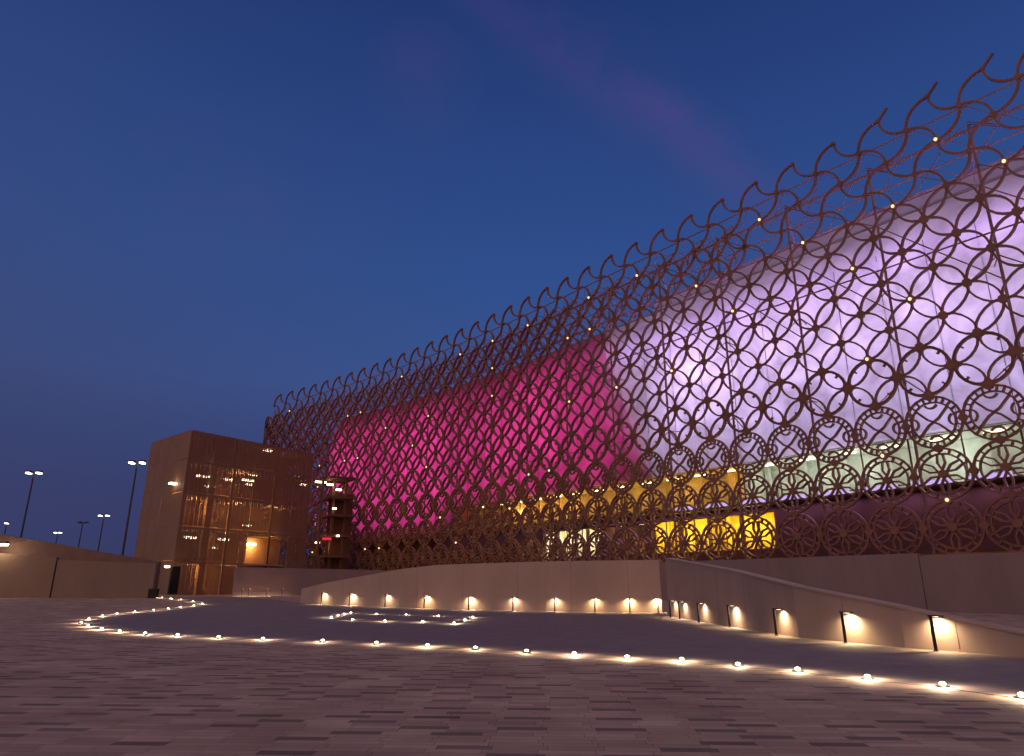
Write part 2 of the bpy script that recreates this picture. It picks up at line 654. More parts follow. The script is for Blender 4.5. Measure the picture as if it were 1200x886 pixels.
def cell(l, row, u, z):
    def outer(i, hw=BW, r=H_):
        c = SEC[i][0]
        l.bar(arc(u, z, r, c - 45, c + 45, 7), hw, BD)

    def inner(i, hw=BW):
        _, (a, b), (p, q) = SEC[i]
        l.bar(arc(u + a * H_, z + b * H_, H_, p, q, 7), hw, BD)

    def oval(i, la, lb, off, hw=BW * .9):
        c = R(SEC[i][0])
        ou, oz = u + off * math.cos(c), z + off * math.sin(c)
        pts = []
        for k in range(14):
            t = 2 * math.pi * k / 14
            x, y = la * math.cos(t), lb * math.sin(t)       # x along the edge, y radial
            pts.append((ou - x * math.sin(c) + y * math.cos(c), oz + x * math.cos(c) + y * math.sin(c)))
        l.bar(pts, hw, BD, 0, True)

    def ring(r, hw=BW, n=24, w=0.0):
        l.bar([(u + r * math.cos(2 * math.pi * k / n), z + r * math.sin(2 * math.pi * k / n)) for k in range(n)], hw, BD, w, True)

    def webs(n, r0, r1, ph=0):
        for k in range(n):
            t = 2 * math.pi * (k + ph) / n
            l.bar([(u + r0 * math.cos(t), z + r0 * math.sin(t)), (u + r1 * math.cos(t), z + r1 * math.sin(t))], .06, BD)
    if row == 8 or (row == 7 and u < 9):                                # open waves along the crest
        outer(0); inner(1); inner(3); outer(2)
        for du, dz in ((0, -H_), (H_, 0)):
            l.plate(u + du, z + dz, .22, .13)
        if row == 8:
            l.plate(u, z + H_, .15, .15)
            if u < -1:
                l.bar([(u, z + H_), (u - .8, z + H_ + .75)], BW * .9, BD)
        return
    l.plate(u - H_, z, .31 if row > 2 else .28, .13)
    l.plate(u, z - H_, .31 if row > 2 else .28, .13)
    if row in (5, 6, 7):                           # petals
        for i in range(4):
            outer(i); inner(i)
    elif row == 4:                              # fat ovals
        for i in range(4):
            oval(i, A * .325, A * .15, A * .345)
        for du, dz in ((H_, 0), (-H_, 0), (0, H_), (0, -H_)):
            l.bar([(u + du * .86, z + dz * .86), (u + du, z + dz)], .14, BD)
    elif row == 3:                              # ring with four ovals
        ring(H_ * .97)
        for i in range(4):
            oval(i, A * .27, A * .135, A * .33)
        webs(8, H_ * .78, H_ * .95, .0)
    elif row == 2:                              # double ring with a cross of curved bars
        ring(H_ * .98); ring(H_ * .76, BW * .8)
        webs(24, H_ * .74, H_ * .98)
        for k, (a, b) in enumerate(((1, 1), (-1, 1))):
            l.bar([(u - a * H_ * .56, z - b * H_ * .52), (u - a * .35, z - b * .22), (u + a * .35, z + b * .22), (u + a * H_ * .56, z + b * H_ * .52)], BW, BD)
        for i in range(4):
            c = i * 90
            l.bar(arc(u + H_ * .76 * math.cos(R(c)), z + H_ * .76 * math.sin(R(c)), .42, c + 115, c + 245, 5), BW * .9, BD)
    else:                                       # double ring with a six petalled wheel
        ring(H_ * .98); ring(H_ * .78, BW * .8)
        webs(16, H_ * .76, H_ * .98)
        l.plate(u, z, .3, .16)
        for k in range(6):
            t = R(90 + 60 * k)
            for sgn in (-1, 1):
                m = H_ * .45
                l.bar([(u + .3 * math.cos(t), z + .3 * math.sin(t)),
                       (u + m * math.cos(t + sgn * .30), z + m * math.sin(t + sgn * .30)),
                       (u + H_ * .78 * math.cos(t + sgn * .12), z + H_ * .78 * math.sin(t + sgn * .12))], BW * .85, BD)


PH = .4
us = [PH + A * k for k in range(int((SB - PH) / A), int((S_END - PH) / A))]
ROWZ = [3.6, 7.15, 10.65, 14.3, 18.0, 21.65, 25.5, 29.3, 33.15, 37.0]
for row in range(9):
    l = Lat()
    z = (ROWZ[row] + ROWZ[row + 1]) / 2
    l.heavy = 1.0 if 3 <= row < 8 else .3
    l.zc, l.zk = z, (ROWZ[row + 1] - ROWZ[row]) / A      # cells grow a little towards the crest
    for u in us:
        if row == 8 and u > SE + 1:          # the crest steps down round the end corner
            continue
        cell(l, row, u, z)
    l.build('lattice_row', M['bronze'], ST)
for row in (7, 8):                          # second, finer skin behind the crest of the western half
    l = Lat()
    l.heavy = 0
    z = (ROWZ[row] + ROWZ[row + 1]) / 2 - (0 if row == 7 else .4)
    l.zc, l.zk = z, (ROWZ[row + 1] - ROWZ[row]) / A
    for u in us:
        if u < 9:
            continue
        for i in range(4):
            if row == 8 and i in (0, 1):
                continue
            c = SEC[i][0]
            l.bar(arc(u + H_, z, H_, c - 45, c + 45, 5), .036, .04, -1.3)
            _, (a, b_), (p, q) = SEC[i]
            l.bar(arc(u + H_ + a * H_, z + b_ * H_, H_, p, q, 5), .036, .04, -1.3)
    l.build('inner_lattice_row', M['strut'], ST)
l = Lat()
l.bar([(SB + k * 2, Z0) for k in range(int((S_END - SB) / 2))], .12, .18)
l.build('foot_rail', M['bronze'], ST)

# lamps on the lattice nodes
nl = MB()
nl.lathe([(.0, -.13), (.08, -.1), (.12, -.02), (.12, .03), (.08, .1), (.0, .13)], 8)
proto = nl.build('node_lamp', M['node'], ST)
spots = [(-3, 7), (-1, 7), (1, 7), (-2, 8), (2, 8), (0, 6), (-1, 5), (0, 4), (0, 2), (-1, 1), (3, 6), (4, 7), (6, 8), (5, 5), (8, 7)]
for k in range(7, 29, 2):
    for r in random.sample(range(1, 9), 3):
        spots.append((k + random.choice((0, 1)), r))
for i, (k, r) in enumerate(spots):
    o = proto if i == 0 else proto.copy()
    if i:
        COL.objects.link(o)
        o.parent = ST
        o.matrix_parent_inverse = Matrix.Translation(-ST.location)
    o.location = P(PH + A * k, ROWZ[r], .2)

# supporting steel behind the lattice
WM = -4.5
k = 0
for u in us[::2]:
    if u > SE - 2:
        break
    b = MB()
    b.tube([P(u + H_, Z0, -1.0), P(u + H_, 20, -1.1), P(u + H_, 34, -1.2)], .11, 6)
    b.build('frame_post', M['strut'], ST)
    for z0, z1 in ((28.8, 34), (21.6, 28.8)):
        b = MB()
        b.tube([P(u + H_, z0, -1.15), P(u + H_ + 2 * A, z1, -1.15)], .05, 4)
        b.build('cross_brace', M['strut'], ST)
    for z in (14.4, 21.6, 28.8, 32.4):
        b = MB()
        b.tube([P(u, z, -.1), P(u + H_, z + 1.8, -1.15)], .05, 4)
        b.tube([P(u + A, z, -.1), P(u + H_, z + 1.8, -1.15)], .05, 4)
        b.tube([P(u + H_, min(z + 1.8, 34), -1.15), P(u + H_ + 1.2, min(z + 2.4, 31), WM)], .06, 4)
        b.build('brace', M['strut'], ST)
for z in (25.2, 30, 33.6):
    b = MB()
    b.tube([P(SB + t * 2, z, -1.2) for t in range(int((SE - 2 - SB) / 2))], .07, 5)
    b.build('tie_rail', M['strut'], ST)

RAILS = ((-1.25, 35.6), (-2.4, 34.2), (-3.5, 33.0), (-4.4, 31.9))
for w, z in RAILS:
    b = MB()
    b.tube([P(SB + t * 2, z, w) for t in range(int((SE - 4 - SB) / 2))], .07, 5)
    b.build('crest_rail', M['strut'], ST)
k = 0
for u in us:
    if u > SE - 8:
        break
    for k in range(3):
        (w0, z0), (w1, z1) = RAILS[k], RAILS[k + 1]
        b = MB()
        q = u + (H_ if k % 2 else 0)
        b.tube([P(q, z1, w1), P(q + H_, z0, w0), P(q + A, z1, w1)], .05, 4)
        b.build('crest_rod', M['strut'], ST)

# membrane walls, lit from behind
ZB, ZT = 12.6, 31.5
bz = lambda z: 26 + (z - 13) / 18.5 * 7.2                     # slanted line between the two colours


def membrane(name, lo, hi, m, n, zb, zt=ZT):
    b = MB()
    nzz = 14
    for j in range(nzz + 1):
        z = zb + (zt - zb) * j / nzz
        lean = -1.9 * max(0, (z - 28.0) / 3.5)
        for i in range(n + 1):
            u = lo(z) + (hi(z) - lo(z)) * i / n
            b.v.append(tuple(P(u, z, WM + lean + .18 * abs(math.sin(math.pi * (u - PH) / A)))))
    for j in range(nzz):
        for i in range(n):
            b.f.append((j * (n + 1) + i, j * (n + 1) + i + 1, (j + 1) * (n + 1) + i + 1, (j + 1) * (n + 1) + i))
    return b.build(name, m, ST, True)


tag(membrane('fabric_wall', lambda z: SB, lambda z: bz(z), M['white_fabric'], 80, ZB), 'white fabric wall glowing lilac')
tag(membrane('fabric_wall', lambda z: bz(z) + .01, lambda z: 95.5, M['maroon_fabric'], 80, ZB), 'fabric wall glowing magenta')
tag(membrane('fabric_wall', lambda z: 62.0, lambda z: 95.5, M['maroon_fabric'], 40, 9.5, ZB - .02), 'low magenta fabric wall under the long one')
b = MB()
for i in range(40):
    u0, u1 = SB + (26 - SB) * i / 40, SB + (26 - SB) * (i + 1) / 40
    b.quad(P(u0, 31.55, -6.5), P(u1, 31.55, -6.5), P(u1, 33.5, -7.1), P(u0, 33.5, -7.1))
b.build('fabric_soffit', M['white_fabric'], ST)
sb = MB()
for k in range(-12, 27):
    u = PH + A * k
    sb.tube([P(u, ZB if u < 62 else 9.5, WM + .03), P(u, 28, WM + .03)], .035, 4)
sb.build('seam', M['seam'], ST)
# the light box behind the fabric
b = MB()
N = 60
for i in range(N):
    u0, u1 = SB + (95.5 - SB) * i / N, SB + (95.5 - SB) * (i + 1) / N
    b.quad(P(u0, 3.6, -9), P(u1, 3.6, -9), P(u1, 31.5, -9), P(u0, 31.5, -9))
b.build('rear_wall', M['roof'], ST)
b = MB()
for i in range(N):
    u0, u1 = SB + (95.5 - SB) * i / N, SB + (95.5 - SB) * (i + 1) / N
    b.hexa([P(u0, 31.5, -6.45), P(u1, 31.5, -6.45), P(u1, 31.5, -30), P(u0, 31.5, -30), P(u0, 31.8, -6.45), P(u1, 31.8, -6.45), P(u1, 31.8, -30), P(u0, 31.8, -30)])
b.build('roof', M['roof'], ST)
b = MB()
b.quad(P(bz(ZB), ZB, WM - .08), P(bz(ZB), ZB, -8.9), P(bz(ZT), ZT, -8.9), P(bz(ZT), ZT, WM - 2.0))  # unseen divider, added to keep lilac and magenta light apart
b.quad(P(95.5, 3.6, WM), P(95.5, 3.6, -30), P(95.5, 31.5, -30), P(95.5, 31.5, WM - 1.9))
b.build('light_baffle', M['roof'], ST)


def backlight(u0, u1, z0, z1, col, rad):
    c = P((u0 + u1) / 2, (z0 + z1) / 2, -7.6)
    wd, ht = u1 - u0, z1 - z0
    o = lamp('backlight', 'AREA', c, rad * math.pi * wd * ht, col, ST, shape='RECTANGLE', size=wd, size_y=ht)
    n = nrm_at((u0 + u1) / 2)
    o.rotation_euler = (-n).to_track_quat('Z', 'Y').to_euler()


LIL, MAG = (.76, .53, 1.0), (1.0, .055, .40)
LEV = {0: 1.9, 1: 2.3, 2: 2.9, 3: 2.5, 4: 2.2, 5: 3.1, 6: 2.7, 7: 3.1, 8: 4.0}
u, k = SB, 0
while u < 22:
    backlight(u, min(u + 8, 25.5), 19.5, 26, LIL, LEV[k] * 1.05)
    backlight(u, min(u + 8, 25.5), 13.2, 19, (.68, .54, 1.0), LEV[k] * .62)
    u += 8
    k += 1
backlight(25.5, 30, 22, 28, LIL, 1.4)
backlight(28, 32.3, 13.5, 20, MAG, 1.4)
backlight(30.6, 32.4, 20, 27, MAG, 1.1)
u = 32.5
while u < 96:
    backlight(u, min(u + 8, 96.5), 12 if u < 60 else 9.5, 28.0, MAG, 1.6 + .35 * math.sin(u * 1.3))
    u += 8
u = SB
while u < 27:                                     # unseen lilac fill, added to tint the soffit, struts and crest
    c_ = P(u + 3, 26.5, -1.7)
    o = lamp('crest_fill', 'AREA', c_, 210, (.60, .36, 1.0), ST, shape='RECTANGLE', size=5, size_y=.3)
    o.rotation_euler = (P(u + 3, 33.5, -7.5) - c_).to_track_quat('-Z', 'Y').to_euler()
    u += 7.3
lamp('floodlight', 'SPOT', P(93, 10.5, -1.2), 2600, (1, .16, .6), ST, spot_size=R(70), spot_blend=.9, shadow_soft_size=.2).rotation_euler = (P(94, 25, WM) - P(93, 10.5, -1.2)).to_track_quat('-Z', 'Y').to_euler()

# glazed concourse below the fabric: bays of glass with lit rooms behind
GZ0, GZ1 = 9.0, 12.5


def bay(u0, u1, z0, z1, w, m, name='window', nm=2):
    b = MB()
    b.quad(P(u0, z0, w), P(u1, z0, w), P(u1, z1, w), P(u0, z1, w))
    o = b.build(name, M['glass'], ST)
    o.visible_shadow = True
    f = MB()
    for t in range(nm + 1):
        uu = u0 + (u1 - u0) * t / nm
        f.box(P(uu, (z0 + z1) / 2, w + .06), (.09, .1, z1 - z0), R(90) - R(90) + R(heading(uu)) + R(90))
    for zz in (z0 + .05, z1 - .05):
        f.tube([P(u0, zz, w + .06), P((u0 + u1) / 2, zz, w + .06), P(u1, zz, w + .06)], .05, 4)
    fo = f.build('window_frame', M['bronze'], o)
    fo.matrix_parent_inverse = Matrix.Identity(4)
    fo.location = (0, 0, 0)
    fo.matrix_parent_inverse = Matrix.Translation(-ST.location) if False else Matrix.Identity(4)
    return o


k = -12
while PH + A * k < 60:
    u0, u1 = PH + A * k, PH + A * (k + 2)
    m = M['cream'] if u0 < 14 else M['gold'] if u0 < 50 else M['dim']
    bay(u0 + .02, u1 - .02, GZ0, GZ1, WM - .1, m)
    k += 2



def slabw(u0, u1, z0, z1, w=-3.0, th=.5):
    n = max(1, int((u1 - u0) / 2))
    for i in range(n):
        p, q = u0 + (u1 - u0) * i / n, u0 + (u1 - u0) * (i + 1) / n
        b.hexa([P(p, z0, w), P(q, z0, w), P(q, z0, w - th), P(p, z0, w - th), P(p, z1, w), P(q, z1, w), P(q, z1, w - th), P(p, z1, w - th)])


def room(u0, u1, z0, z1, w0, w1, m, col, e, step, tube=True):
    """a lit room: rear wall, ceiling, side walls, lamps"""
    global b
    b = MB(); slabw(u0, u1, z0, z1, w1, .2); b.build('room_wall', m, ST)
    b = MB(); slabw(u0, u1, z1 + .01, z1 + .2, w0, w0 - w1); b.build('room_ceiling', m, ST)
    for uu in (u0 + .02, u1 - .02):
        b = MB(); b.quad(P(uu, z0, w0), P(uu, z0, w1), P(uu, z1, w1), P(uu, z1, w0)); b.build('side_wall', m, ST)
    uu = u0 + step * .5
    while uu < u1:
        lamp('room_lamp', 'POINT', P(uu, z0 + (z1 - z0) * .62, (w0 + w1) / 2), e * random.uniform(.3, 1.5), col, ST, shadow_soft_size=.25)
        if tube:
            b = MB(); b.box(P(uu + .6, z1 - .12, (w0 + w1) / 2 + .2), (1.5, .16, .08), R(heading(uu)) + R(90)); b.build('room_tube', M['tube'], ST)
        b = MB(); b.box(P(uu + step * .5, (z0 + z1) / 2, w1 + .6), (.45, .45, z1 - z0 - .02), R(heading(uu))); b.build('room_column', m, ST)
        uu += step


room(SB, 15, 8.6, 12.55, WM - .15, -8.6, M['mint'], (.96, 1, .86), 130, 3.65)
room(15, 50, 8.6, 12.55, WM - .15, -8.6, M['wood'], (1, .68, .2), 125, 3.65)
room(50, 62, 8.6, 12.55, WM - .15, -8.6, M['wood'], (1, .7, .4), 16, 5)
room(11.3, 25.1, 4.4, 8.1, -3.6, -6.6, M['sun_yellow'], (1, .74, .18), 150, 2.3, False)
room(25.3, 32.1, 4.4, 8.1, -3.6, -6.6, M['inner'], (1, .7, .5), 2.5, 3.4)
room(32.2, 41.9, 4.4, 8.1, -3.6, -6.6, M['ivory'], (1, .85, .55), 260, 2.6)

# solid bronze base storey with a ledge and the windows let into it
WB = -3.0
TOPB = 8.3
WIN = [(11.4, 14.75, 'yellow'), (14.85, 18.2, 'yellow'), (18.3, 21.65, 'yellow'), (21.75, 25.0, 'yellow'), (25.4, 28.6, 'dim'), (28.7, 31.9, 'dim'),
       (32.3, 34.4, 'pale'), (34.5, 36.3, 'dim'), (36.4, 39.4, 'pale'), (39.9, 41.8, 'pale')]
WZ0, WZ1 = 4.7, 7.85
b = MB()


slabw(SB, WIN[0][0], Z0, TOPB)
slabw(WIN[0][0], WIN[-1][1], Z0, WZ0)
slabw(WIN[0][0], WIN[-1][1], WZ1, TOPB)
for (a0, a1, _), (b0, b1, _) in zip(WIN[:-1], WIN[1:]):
    slabw(a1, b0, WZ0, WZ1)
slabw(WIN[-1][1], 95.5, Z0, TOPB)
b.build('base_wall', M['bronze_dark'], ST)
for u0, u1, m in WIN:
    bay(u0, u1, WZ0, WZ1, WB - .35, M[m])
b = MB()
slabw(SB, 95.5, TOPB, TOPB + .18, -1.6, 3.3)
b.build('ledge', M['bronze_dark'], ST)
k = -12
while PH + A * k < 60:                            # violet strip lamps lying on the ledge
    u0 = PH + A * k
    b = MB()
    b.box(P(u0 + 1.8, TOPB + .45, -2.6), (2.6, .3, .34), R(heading(u0)) + R(90))
    o = b.build('strip_lamp', M['violet'] if u0 < 20 else M['bronze_dark'], ST)
    k += 1
u = SB
while u < 60:                                     # downlights under the ledge
    o = lamp('ledge_downlight', 'AREA', P(u + 3.65, TOPB - .1, -2.2), 85 if u < 30 else 20, (.62, .36, .9), ST, shape='RECTANGLE', size=6.5, size_y=.25)
    o.rotation_euler = (0, 0, R(heading(u + 3)) + R(90))
    u += 7.3
# floor between base wall and lattice
b = MB()
slabw(SB, 95.5, Z0 - .2, Z0, .6, 4.2)
b.build('podium_floor', M['slab'], ST)

# ------------------------------------------------------------------ walls round the forecourt
# podium wall under the lattice
b = MB()
wpod = 1.3
for u0, u1 in ((SB, -1.35), (-1.3, 98)):
    n = max(1, int((u1 - u0) / 3))
    for i in range(n):
        p, q = u0 + (u1 - u0) * i / n, u0 + (u1 - u0) * (i + 1) / n
        zt = 3.55 if u0 < -2 else 3.75
        b.hexa([P(p, -.2, wpod), P(q, -.2, wpod), P(q, -.2, wpod - .6), P(p, -.2, wpod - .6), P(p, zt, wpod), P(q, zt, wpod), P(q, zt, wpod - .6), P(p, zt, wpod - .6)])
tag(b.build('podium_wall', M['concrete2']), 'long mauve podium wall running along the foot of the stadium lattice', 'wall')

# ramp wall on the right
RB = [(784, 722), (860, 735), (936, 747.5), (1061, 759.5), (1200, 770.5), (1330, 781)]
RT = [655, 669, 688, 713, 743, 772]
b = MB()
pb = [at(*p) for p in RB]
for i in range(len(pb) - 1):
    a_, c_ = pb[i], pb[i + 1]
    za = up(RB[i][0], RT[i], a_.y).z
    zc = up(RB[i + 1][0], RT[i + 1], c_.y).z
    b.wall(a_, c_, -.2, za, -.2, zc, .4)
rw = b.build('ramp_wall', M['concrete'])
tag(rw, 'pale sand-coloured ramp wall on the right, its top sloping down towards the viewer', 'wall')
b = MB()
for i in range(len(pb) - 1):
    a_, c_ = pb[i], pb[i + 1]
    za, zc = up(RB[i][0], RT[i], a_.y).z, up(RB[i + 1][0], RT[i + 1], c_.y).z
    t = (c_ - a_); n = Vector((-t.y, t.x, 0)).normalized() * -.03
    b.wall(a_ + n, c_ + n, za, za + .06, zc, zc + .06, .46)
b.build('coping', M['concrete'], rw)
# paved strip at its foot
strip = [at(784, 722), at(860, 735), at(936, 747.5), at(1061, 759.5), at(1200, 770.5), at(1330, 781), at(1330, 786), at(1200, 774.5), at(1061, 763), at(936, 750.5), at(860, 737.5), at(775, 723)]
sheet('footpath', strip, M['kerb'], .008, 1.2)

# curved-top wall at the back
BB = [(352, 706.5), (380, 708), (423, 710), (467, 711.8), (510, 713.3), (575, 715.2), (640, 716.6), (700, 717.4), (776, 718)]
BT = [690, 683, 675, 667, 662, 659.8, 658, 657, 656]
b = MB()
pb2 = [at(*p) for p in BB]
zs2 = [up(BB[i][0], BT[i], pb2[i].y).z for i in range(len(BB))]
for i in range(len(pb2) - 1):
    b.wall(pb2[i], pb2[i + 1], -.2, zs2[i], -.2, zs2[i + 1], .4)
bw = b.build('ramp_wall', M['concrete'])
tag(bw, 'sand-coloured wall across the back of the forecourt, its top curving down to the left', 'wall')
def joints(wall, line, zts, every=4.2):
    for (a, c), (za, zc) in zip(zip(line[:-1], line[1:]), zip(zts[:-1], zts[1:])):
        d = c - a
        m = max(1, round(d.length / every))
        n = Vector((d.y, -d.x, 0)).normalized()
        if n.y > 0:
            n = -n
        for k in range(m):
            f = (k + .5) / m
            p = a + d * f
            z = za + (zc - za) * f
            b = MB()
            b.box((p.x, p.y, z / 2 + .02), (.018, .007, max(.1, z - .12)), math.atan2(d.y, d.x))
            b.build('joint', M['coping'], wall)


joints(bw, pb2, zs2)
joints(rw, pb[:5], [up(RB[i][0], RT[i], pb[i].y).z for i in range(5)], 3.6)
# terrace wall between it and the brown building
b = MB()
t0, t1 = at(272, 698), at(352, 701)
t0 = up(272, 697.6, 76); t1 = up(460, 700, 84)
b.wall(t0, t1, 0, up(277, 664.5, 76).z, 0, up(448, 668.5, 84).z, .4)
tag(b.build('terrace_wall', M['concrete2']), 'dull mauve terrace wall between the brown building and the curved wall', 'wall')

# left boundary wall: two panels under a rising dark parapet
YL = 69
b = MB()
z1 = up(0, 648, YL).z
b.wall((-70, YL), (up(67, 650, YL).x, YL), 0, up(-160, 632, YL).z, 0, up(67, 653, YL).z, .4)
lw = b.build('boundary_wall', M['tan'])
tag(lw, 'tan boundary wall at the left edge with its top rising to the left', 'wall')
b = MB()
x0, x1 = up(71, 650, YL).x, up(186, 650, YL).x
b.wall((x0, YL - .25), (x1, YL - .25), 0, up(70, 656, YL).z, 0, up(186, 660.5, YL).z, .4)
lw2 = b.build('boundary_wall', M['tan'])
tag(lw2, 'tan level-topped boundary wall ending beside the brown building', 'wall')
b = MB()
b.wall((-70, YL + 1.2), (up(186, 660, YL + 1.2).x, YL + 1.2), 0, up(-125, 590, YL + 1.2).z, 0, up(186, 658.5, YL + 1.2).z, .5)
tag(b.build('parapet', M['coping']), 'dark brown sloping parapet rising to the left above the tan boundary walls', 'wall')

# ------------------------------------------------------------------ brown perforated building
C0 = up(225, 503, 82)
hr, hl = R(34), R(48.5)
dR = Vector((math.sin(hr), math.cos(hr), 0))
dL = Vector((-math.sin(hl), math.cos(hl), 0))
zt = C0.z
c2 = Vector((C0.x, C0.y, 0))
LR, LL = 19.0, 12.0
CB = thing('perforated_building', 'brown block clad in perforated bronze metal with lit floors showing through', 'building', tuple(c2))
inw = (dR + dL).normalized()


def panel(o, d, u0, u1, z0, z1, m):
    n = Vector((d.y, -d.x, 0))
    if n.dot(-Vector((o.x, o.y, 0))) < 0:
        n = -n
    b = MB()
    a, c = o + d * u0, o + d * u1
    b.hexa([tuple(a + Vector((0, 0, z0))), tuple(c + Vector((0, 0, z0))), tuple(c - n * .06 + Vector((0, 0, z0))), tuple(a - n * .06 + Vector((0, 0, z0))),
            tuple(a + Vector((0, 0, z1))), tuple(c + Vector((0, 0, z1))), tuple(c - n * .06 + Vector((0, 0, z1))), tuple(a - n * .06 + Vector((0, 0, z1)))])
    return b.build('cladding_panel', m, CB)


rows = [.6, 4.6, 8.6, 12.6, 16.6, zt]
cols = 6
for j in range(5):
    for i in range(cols):
        u0, u1 = LR * i / cols + .03, LR * (i + 1) / cols - .03
        if j in (0, 1) and i in (3, 4):
            if j == 1:
                panel(c2, dR, u0, u1, 7.9, rows[2] - .04, M['clad'])
            continue
        panel(c2, dR, u0, u1, rows[j], rows[j + 1] - .05, M['clad'])
    for i in range(4):
        u0, u1 = LL * i / 4 + .03, LL * (i + 1) / 4 - .03
        panel(c2, dL, u0, u1, rows[j], rows[j + 1] - .05, M['clad2'])


def ploc(u, v, z):
    """u along the right face, v along the left face"""
    return c2 + dR * u + dL * v + Vector((0, 0, z))


def slab3(u0, u1, v0, v1, z0, z1, name, m):
    b = MB()
    b.hexa([ploc(u0, v0, z0), ploc(u1, v0, z0), ploc(u1, v1, z0), ploc(u0, v1, z0), ploc(u0, v0, z1), ploc(u1, v0, z1), ploc(u1, v1, z1), ploc(u0, v1, z1)])
    return b.build(name, m, CB)


for z in rows[1:]:
    slab3(.5, LR - .1, .5, LL - .1, z - .35, z - .1, 'floor_slab' if z < zt else 'roof', M['slab'])
slab3(.4, LR - .1, .4, LL - .1, .3, .55, 'floor_slab', M['slab'])
slab3(3, LR - .2, 6.5, 7.0, .56, zt - .4, 'core_wall', M['inner'])
slab3(4.5, 5.0, 2.0, 6.4, .56, zt - .4, 'core_wall', M['inner'])
slab3(3, 3.4, 7.1, LL - .2, .56, zt - .4, 'core_wall', M['inner'])
for i in range(4):
    slab3(min(LR * i / 3 + .8, LR - .7), min(LR * i / 3 + 1.1, LR - .4), 1.25, 1.55, .56, zt - .4, 'column', M['bronze_dark'])
# lit ceiling lamps, lamps and the bright entrance
for px, py, L in ((205, 567, 1.3), (238, 558, 1.5), (246, 570, 1.2), (268, 562, 1.2), (290, 563, 1.6), (297, 556, 1.4), (306, 553, 1.0), (291, 568, .8), (335, 560, 1.0), (345, 559, 1.2),
                  (356, 568, .9), (233, 544, .9), (222, 630, 1.5), (262, 632, 1.3), (290, 616, 1.1), (251, 642, .5), (225, 509, .5), (314, 528, 1.1)):
    # find depth on a plane 2 m behind the right face
    r = ray(px, py)
    nR = Vector((-dR.y, dR.x, 0))
    if nR.y < 0:
        nR = -nR
    off = 1.2 + 2.0 * random.random()
    t = (c2 + nR * off).dot(nR) / r.dot(nR)
    p = Vector((0, 0, CZ)) + r * t
    b = MB()
    b.box(p, (L, .6, .22), R(90) - hr)
    b.build('ceiling_lamp', M['tube'], CB)
for u, v, z, e in ((3, 3, 3.6, 90), (8, 3, 3.6, 140), (3, 3.5, 11.6, 110), (9, 3.5, 11.6, 150), (15, 3.5, 11.6, 150), (8, 3.5, 7.6, 90), (15, 3.5, 7.6, 60), (9, 3.5, 15.4, 90), (2, 9, 6, 60), (2, 9, 13, 60)):
    lamp('interior_lamp', 'POINT', ploc(u, v, z), e * 4.5, (1, .56, .2), CB, shadow_soft_size=.3)
slab3(9.6, 15.7, 2.0, 2.3, .56, 7.8, 'entrance_wall', M['inner'])
b = MB()
b.box(ploc(11.3, 1.9, 7.0), (1.2, .2, .2), R(90) - hr)
b.build('entrance_lamp', M['lens'], CB)
lamp('entrance_light', 'POINT', ploc(11.3, 1.1, 6.6), 260, (1, .55, .14), CB, shadow_soft_size=.15)
# small side door recess on the left
b = MB()
q = c2 - Vector((dR.y, -dR.x, 0)) * 0
b.box(up(204, 680, 80.5), (1.0, .3, 3.0), R(90) - hr)
b.build('door', M['dark'], CB)
b = MB()
b.box(up(196, 664, 79.5), (.4, .3, .2), 0)
b.build('door_lamp', M['lens'], CB)
lamp('door_light', 'POINT', up(196, 668, 79.0), 40, (1, .7, .4), CB, shadow_soft_size=.1)

# ------------------------------------------------------------------ open stair tower between building and stadium
YS = 101
a_ = up(367, 690, YS); b_ = up(398, 690, YS + 2)
TW = thing('stair_tower', 'dark open stair tower with lit landings between the brown building and the stadium', 'tower', (a_.x, a_.y, 0))
wd = (Vector((b_.x, b_.y)) - Vector((a_.x, a_.y)))
rz = math.atan2(wd.y, wd.x)
mid = (a_ + b_) / 2
L = wd.length
for py in (652, 628, 604, 583, 560):
    z = up(384, py, YS + 1).z
    b = MB(); b.box((mid.x, mid.y + 2, z), (L, 5, .35), rz); b.build('landing', M['bronze_dark'], TW)
for f in (.03, .5, .97):
    p = a_ + (b_ - a_) * f
    b = MB(); zz = up(384, 560, YS + 1).z; b.box((p.x, p.y + .2, zz / 2), (.35, .35, zz), rz); b.build('column', M['bronze_dark'], TW)
b = MB(); b.box((mid.x, mid.y + 4.6, 8), (L, .2, 15), rz); b.build('rear_wall', M['bronze_dark'], TW)
for px, py, w in ((376, 565, 1.6), (387, 568, .9), (372, 636, .6), (396, 628, .35), (392, 596, .5), (397, 574, .8)):
    b = MB(); b.box(up(px, py, YS + .5), (w, .3, .22), rz); b.build('landing_lamp', M['tube'], TW)
b = MB(); b.box(up(383, 631.5, YS - .3), (1.3, .12, .32), rz); b.build('red_sign', M['red'], TW)
lamp('landing_light', 'POINT', up(381, 570, YS + 2), 90, (1, .7, .35), TW, shadow_soft_size=.2)
lamp('landing_light', 'POINT', up(381, 640, YS + 1), 50, (1, .5, .35), TW, shadow_soft_size=.2)

# ------------------------------------------------------------------ bollards along the walls
ORD = ['first', 'second', 'third', 'fourth', 'fifth', 'sixth', 'seventh', 'eighth', 'ninth', 'tenth', 'eleventh', 'twelfth', 'thirteenth', 'fourteenth', 'fifteenth', 'sixteenth',
       'seventeenth', 'eighteenth', 'nineteenth', 'twentieth', 'twenty-first', 'twenty-second', 'twenty-third', 'twenty-fourth', 'twenty-fifth', 'twenty-sixth', 'twenty-seventh',
       'twenty-eighth', 'twenty-ninth', 'thirtieth', 'thirty-first', 'thirty-second', 'thirty-third', 'thirty-fourth']


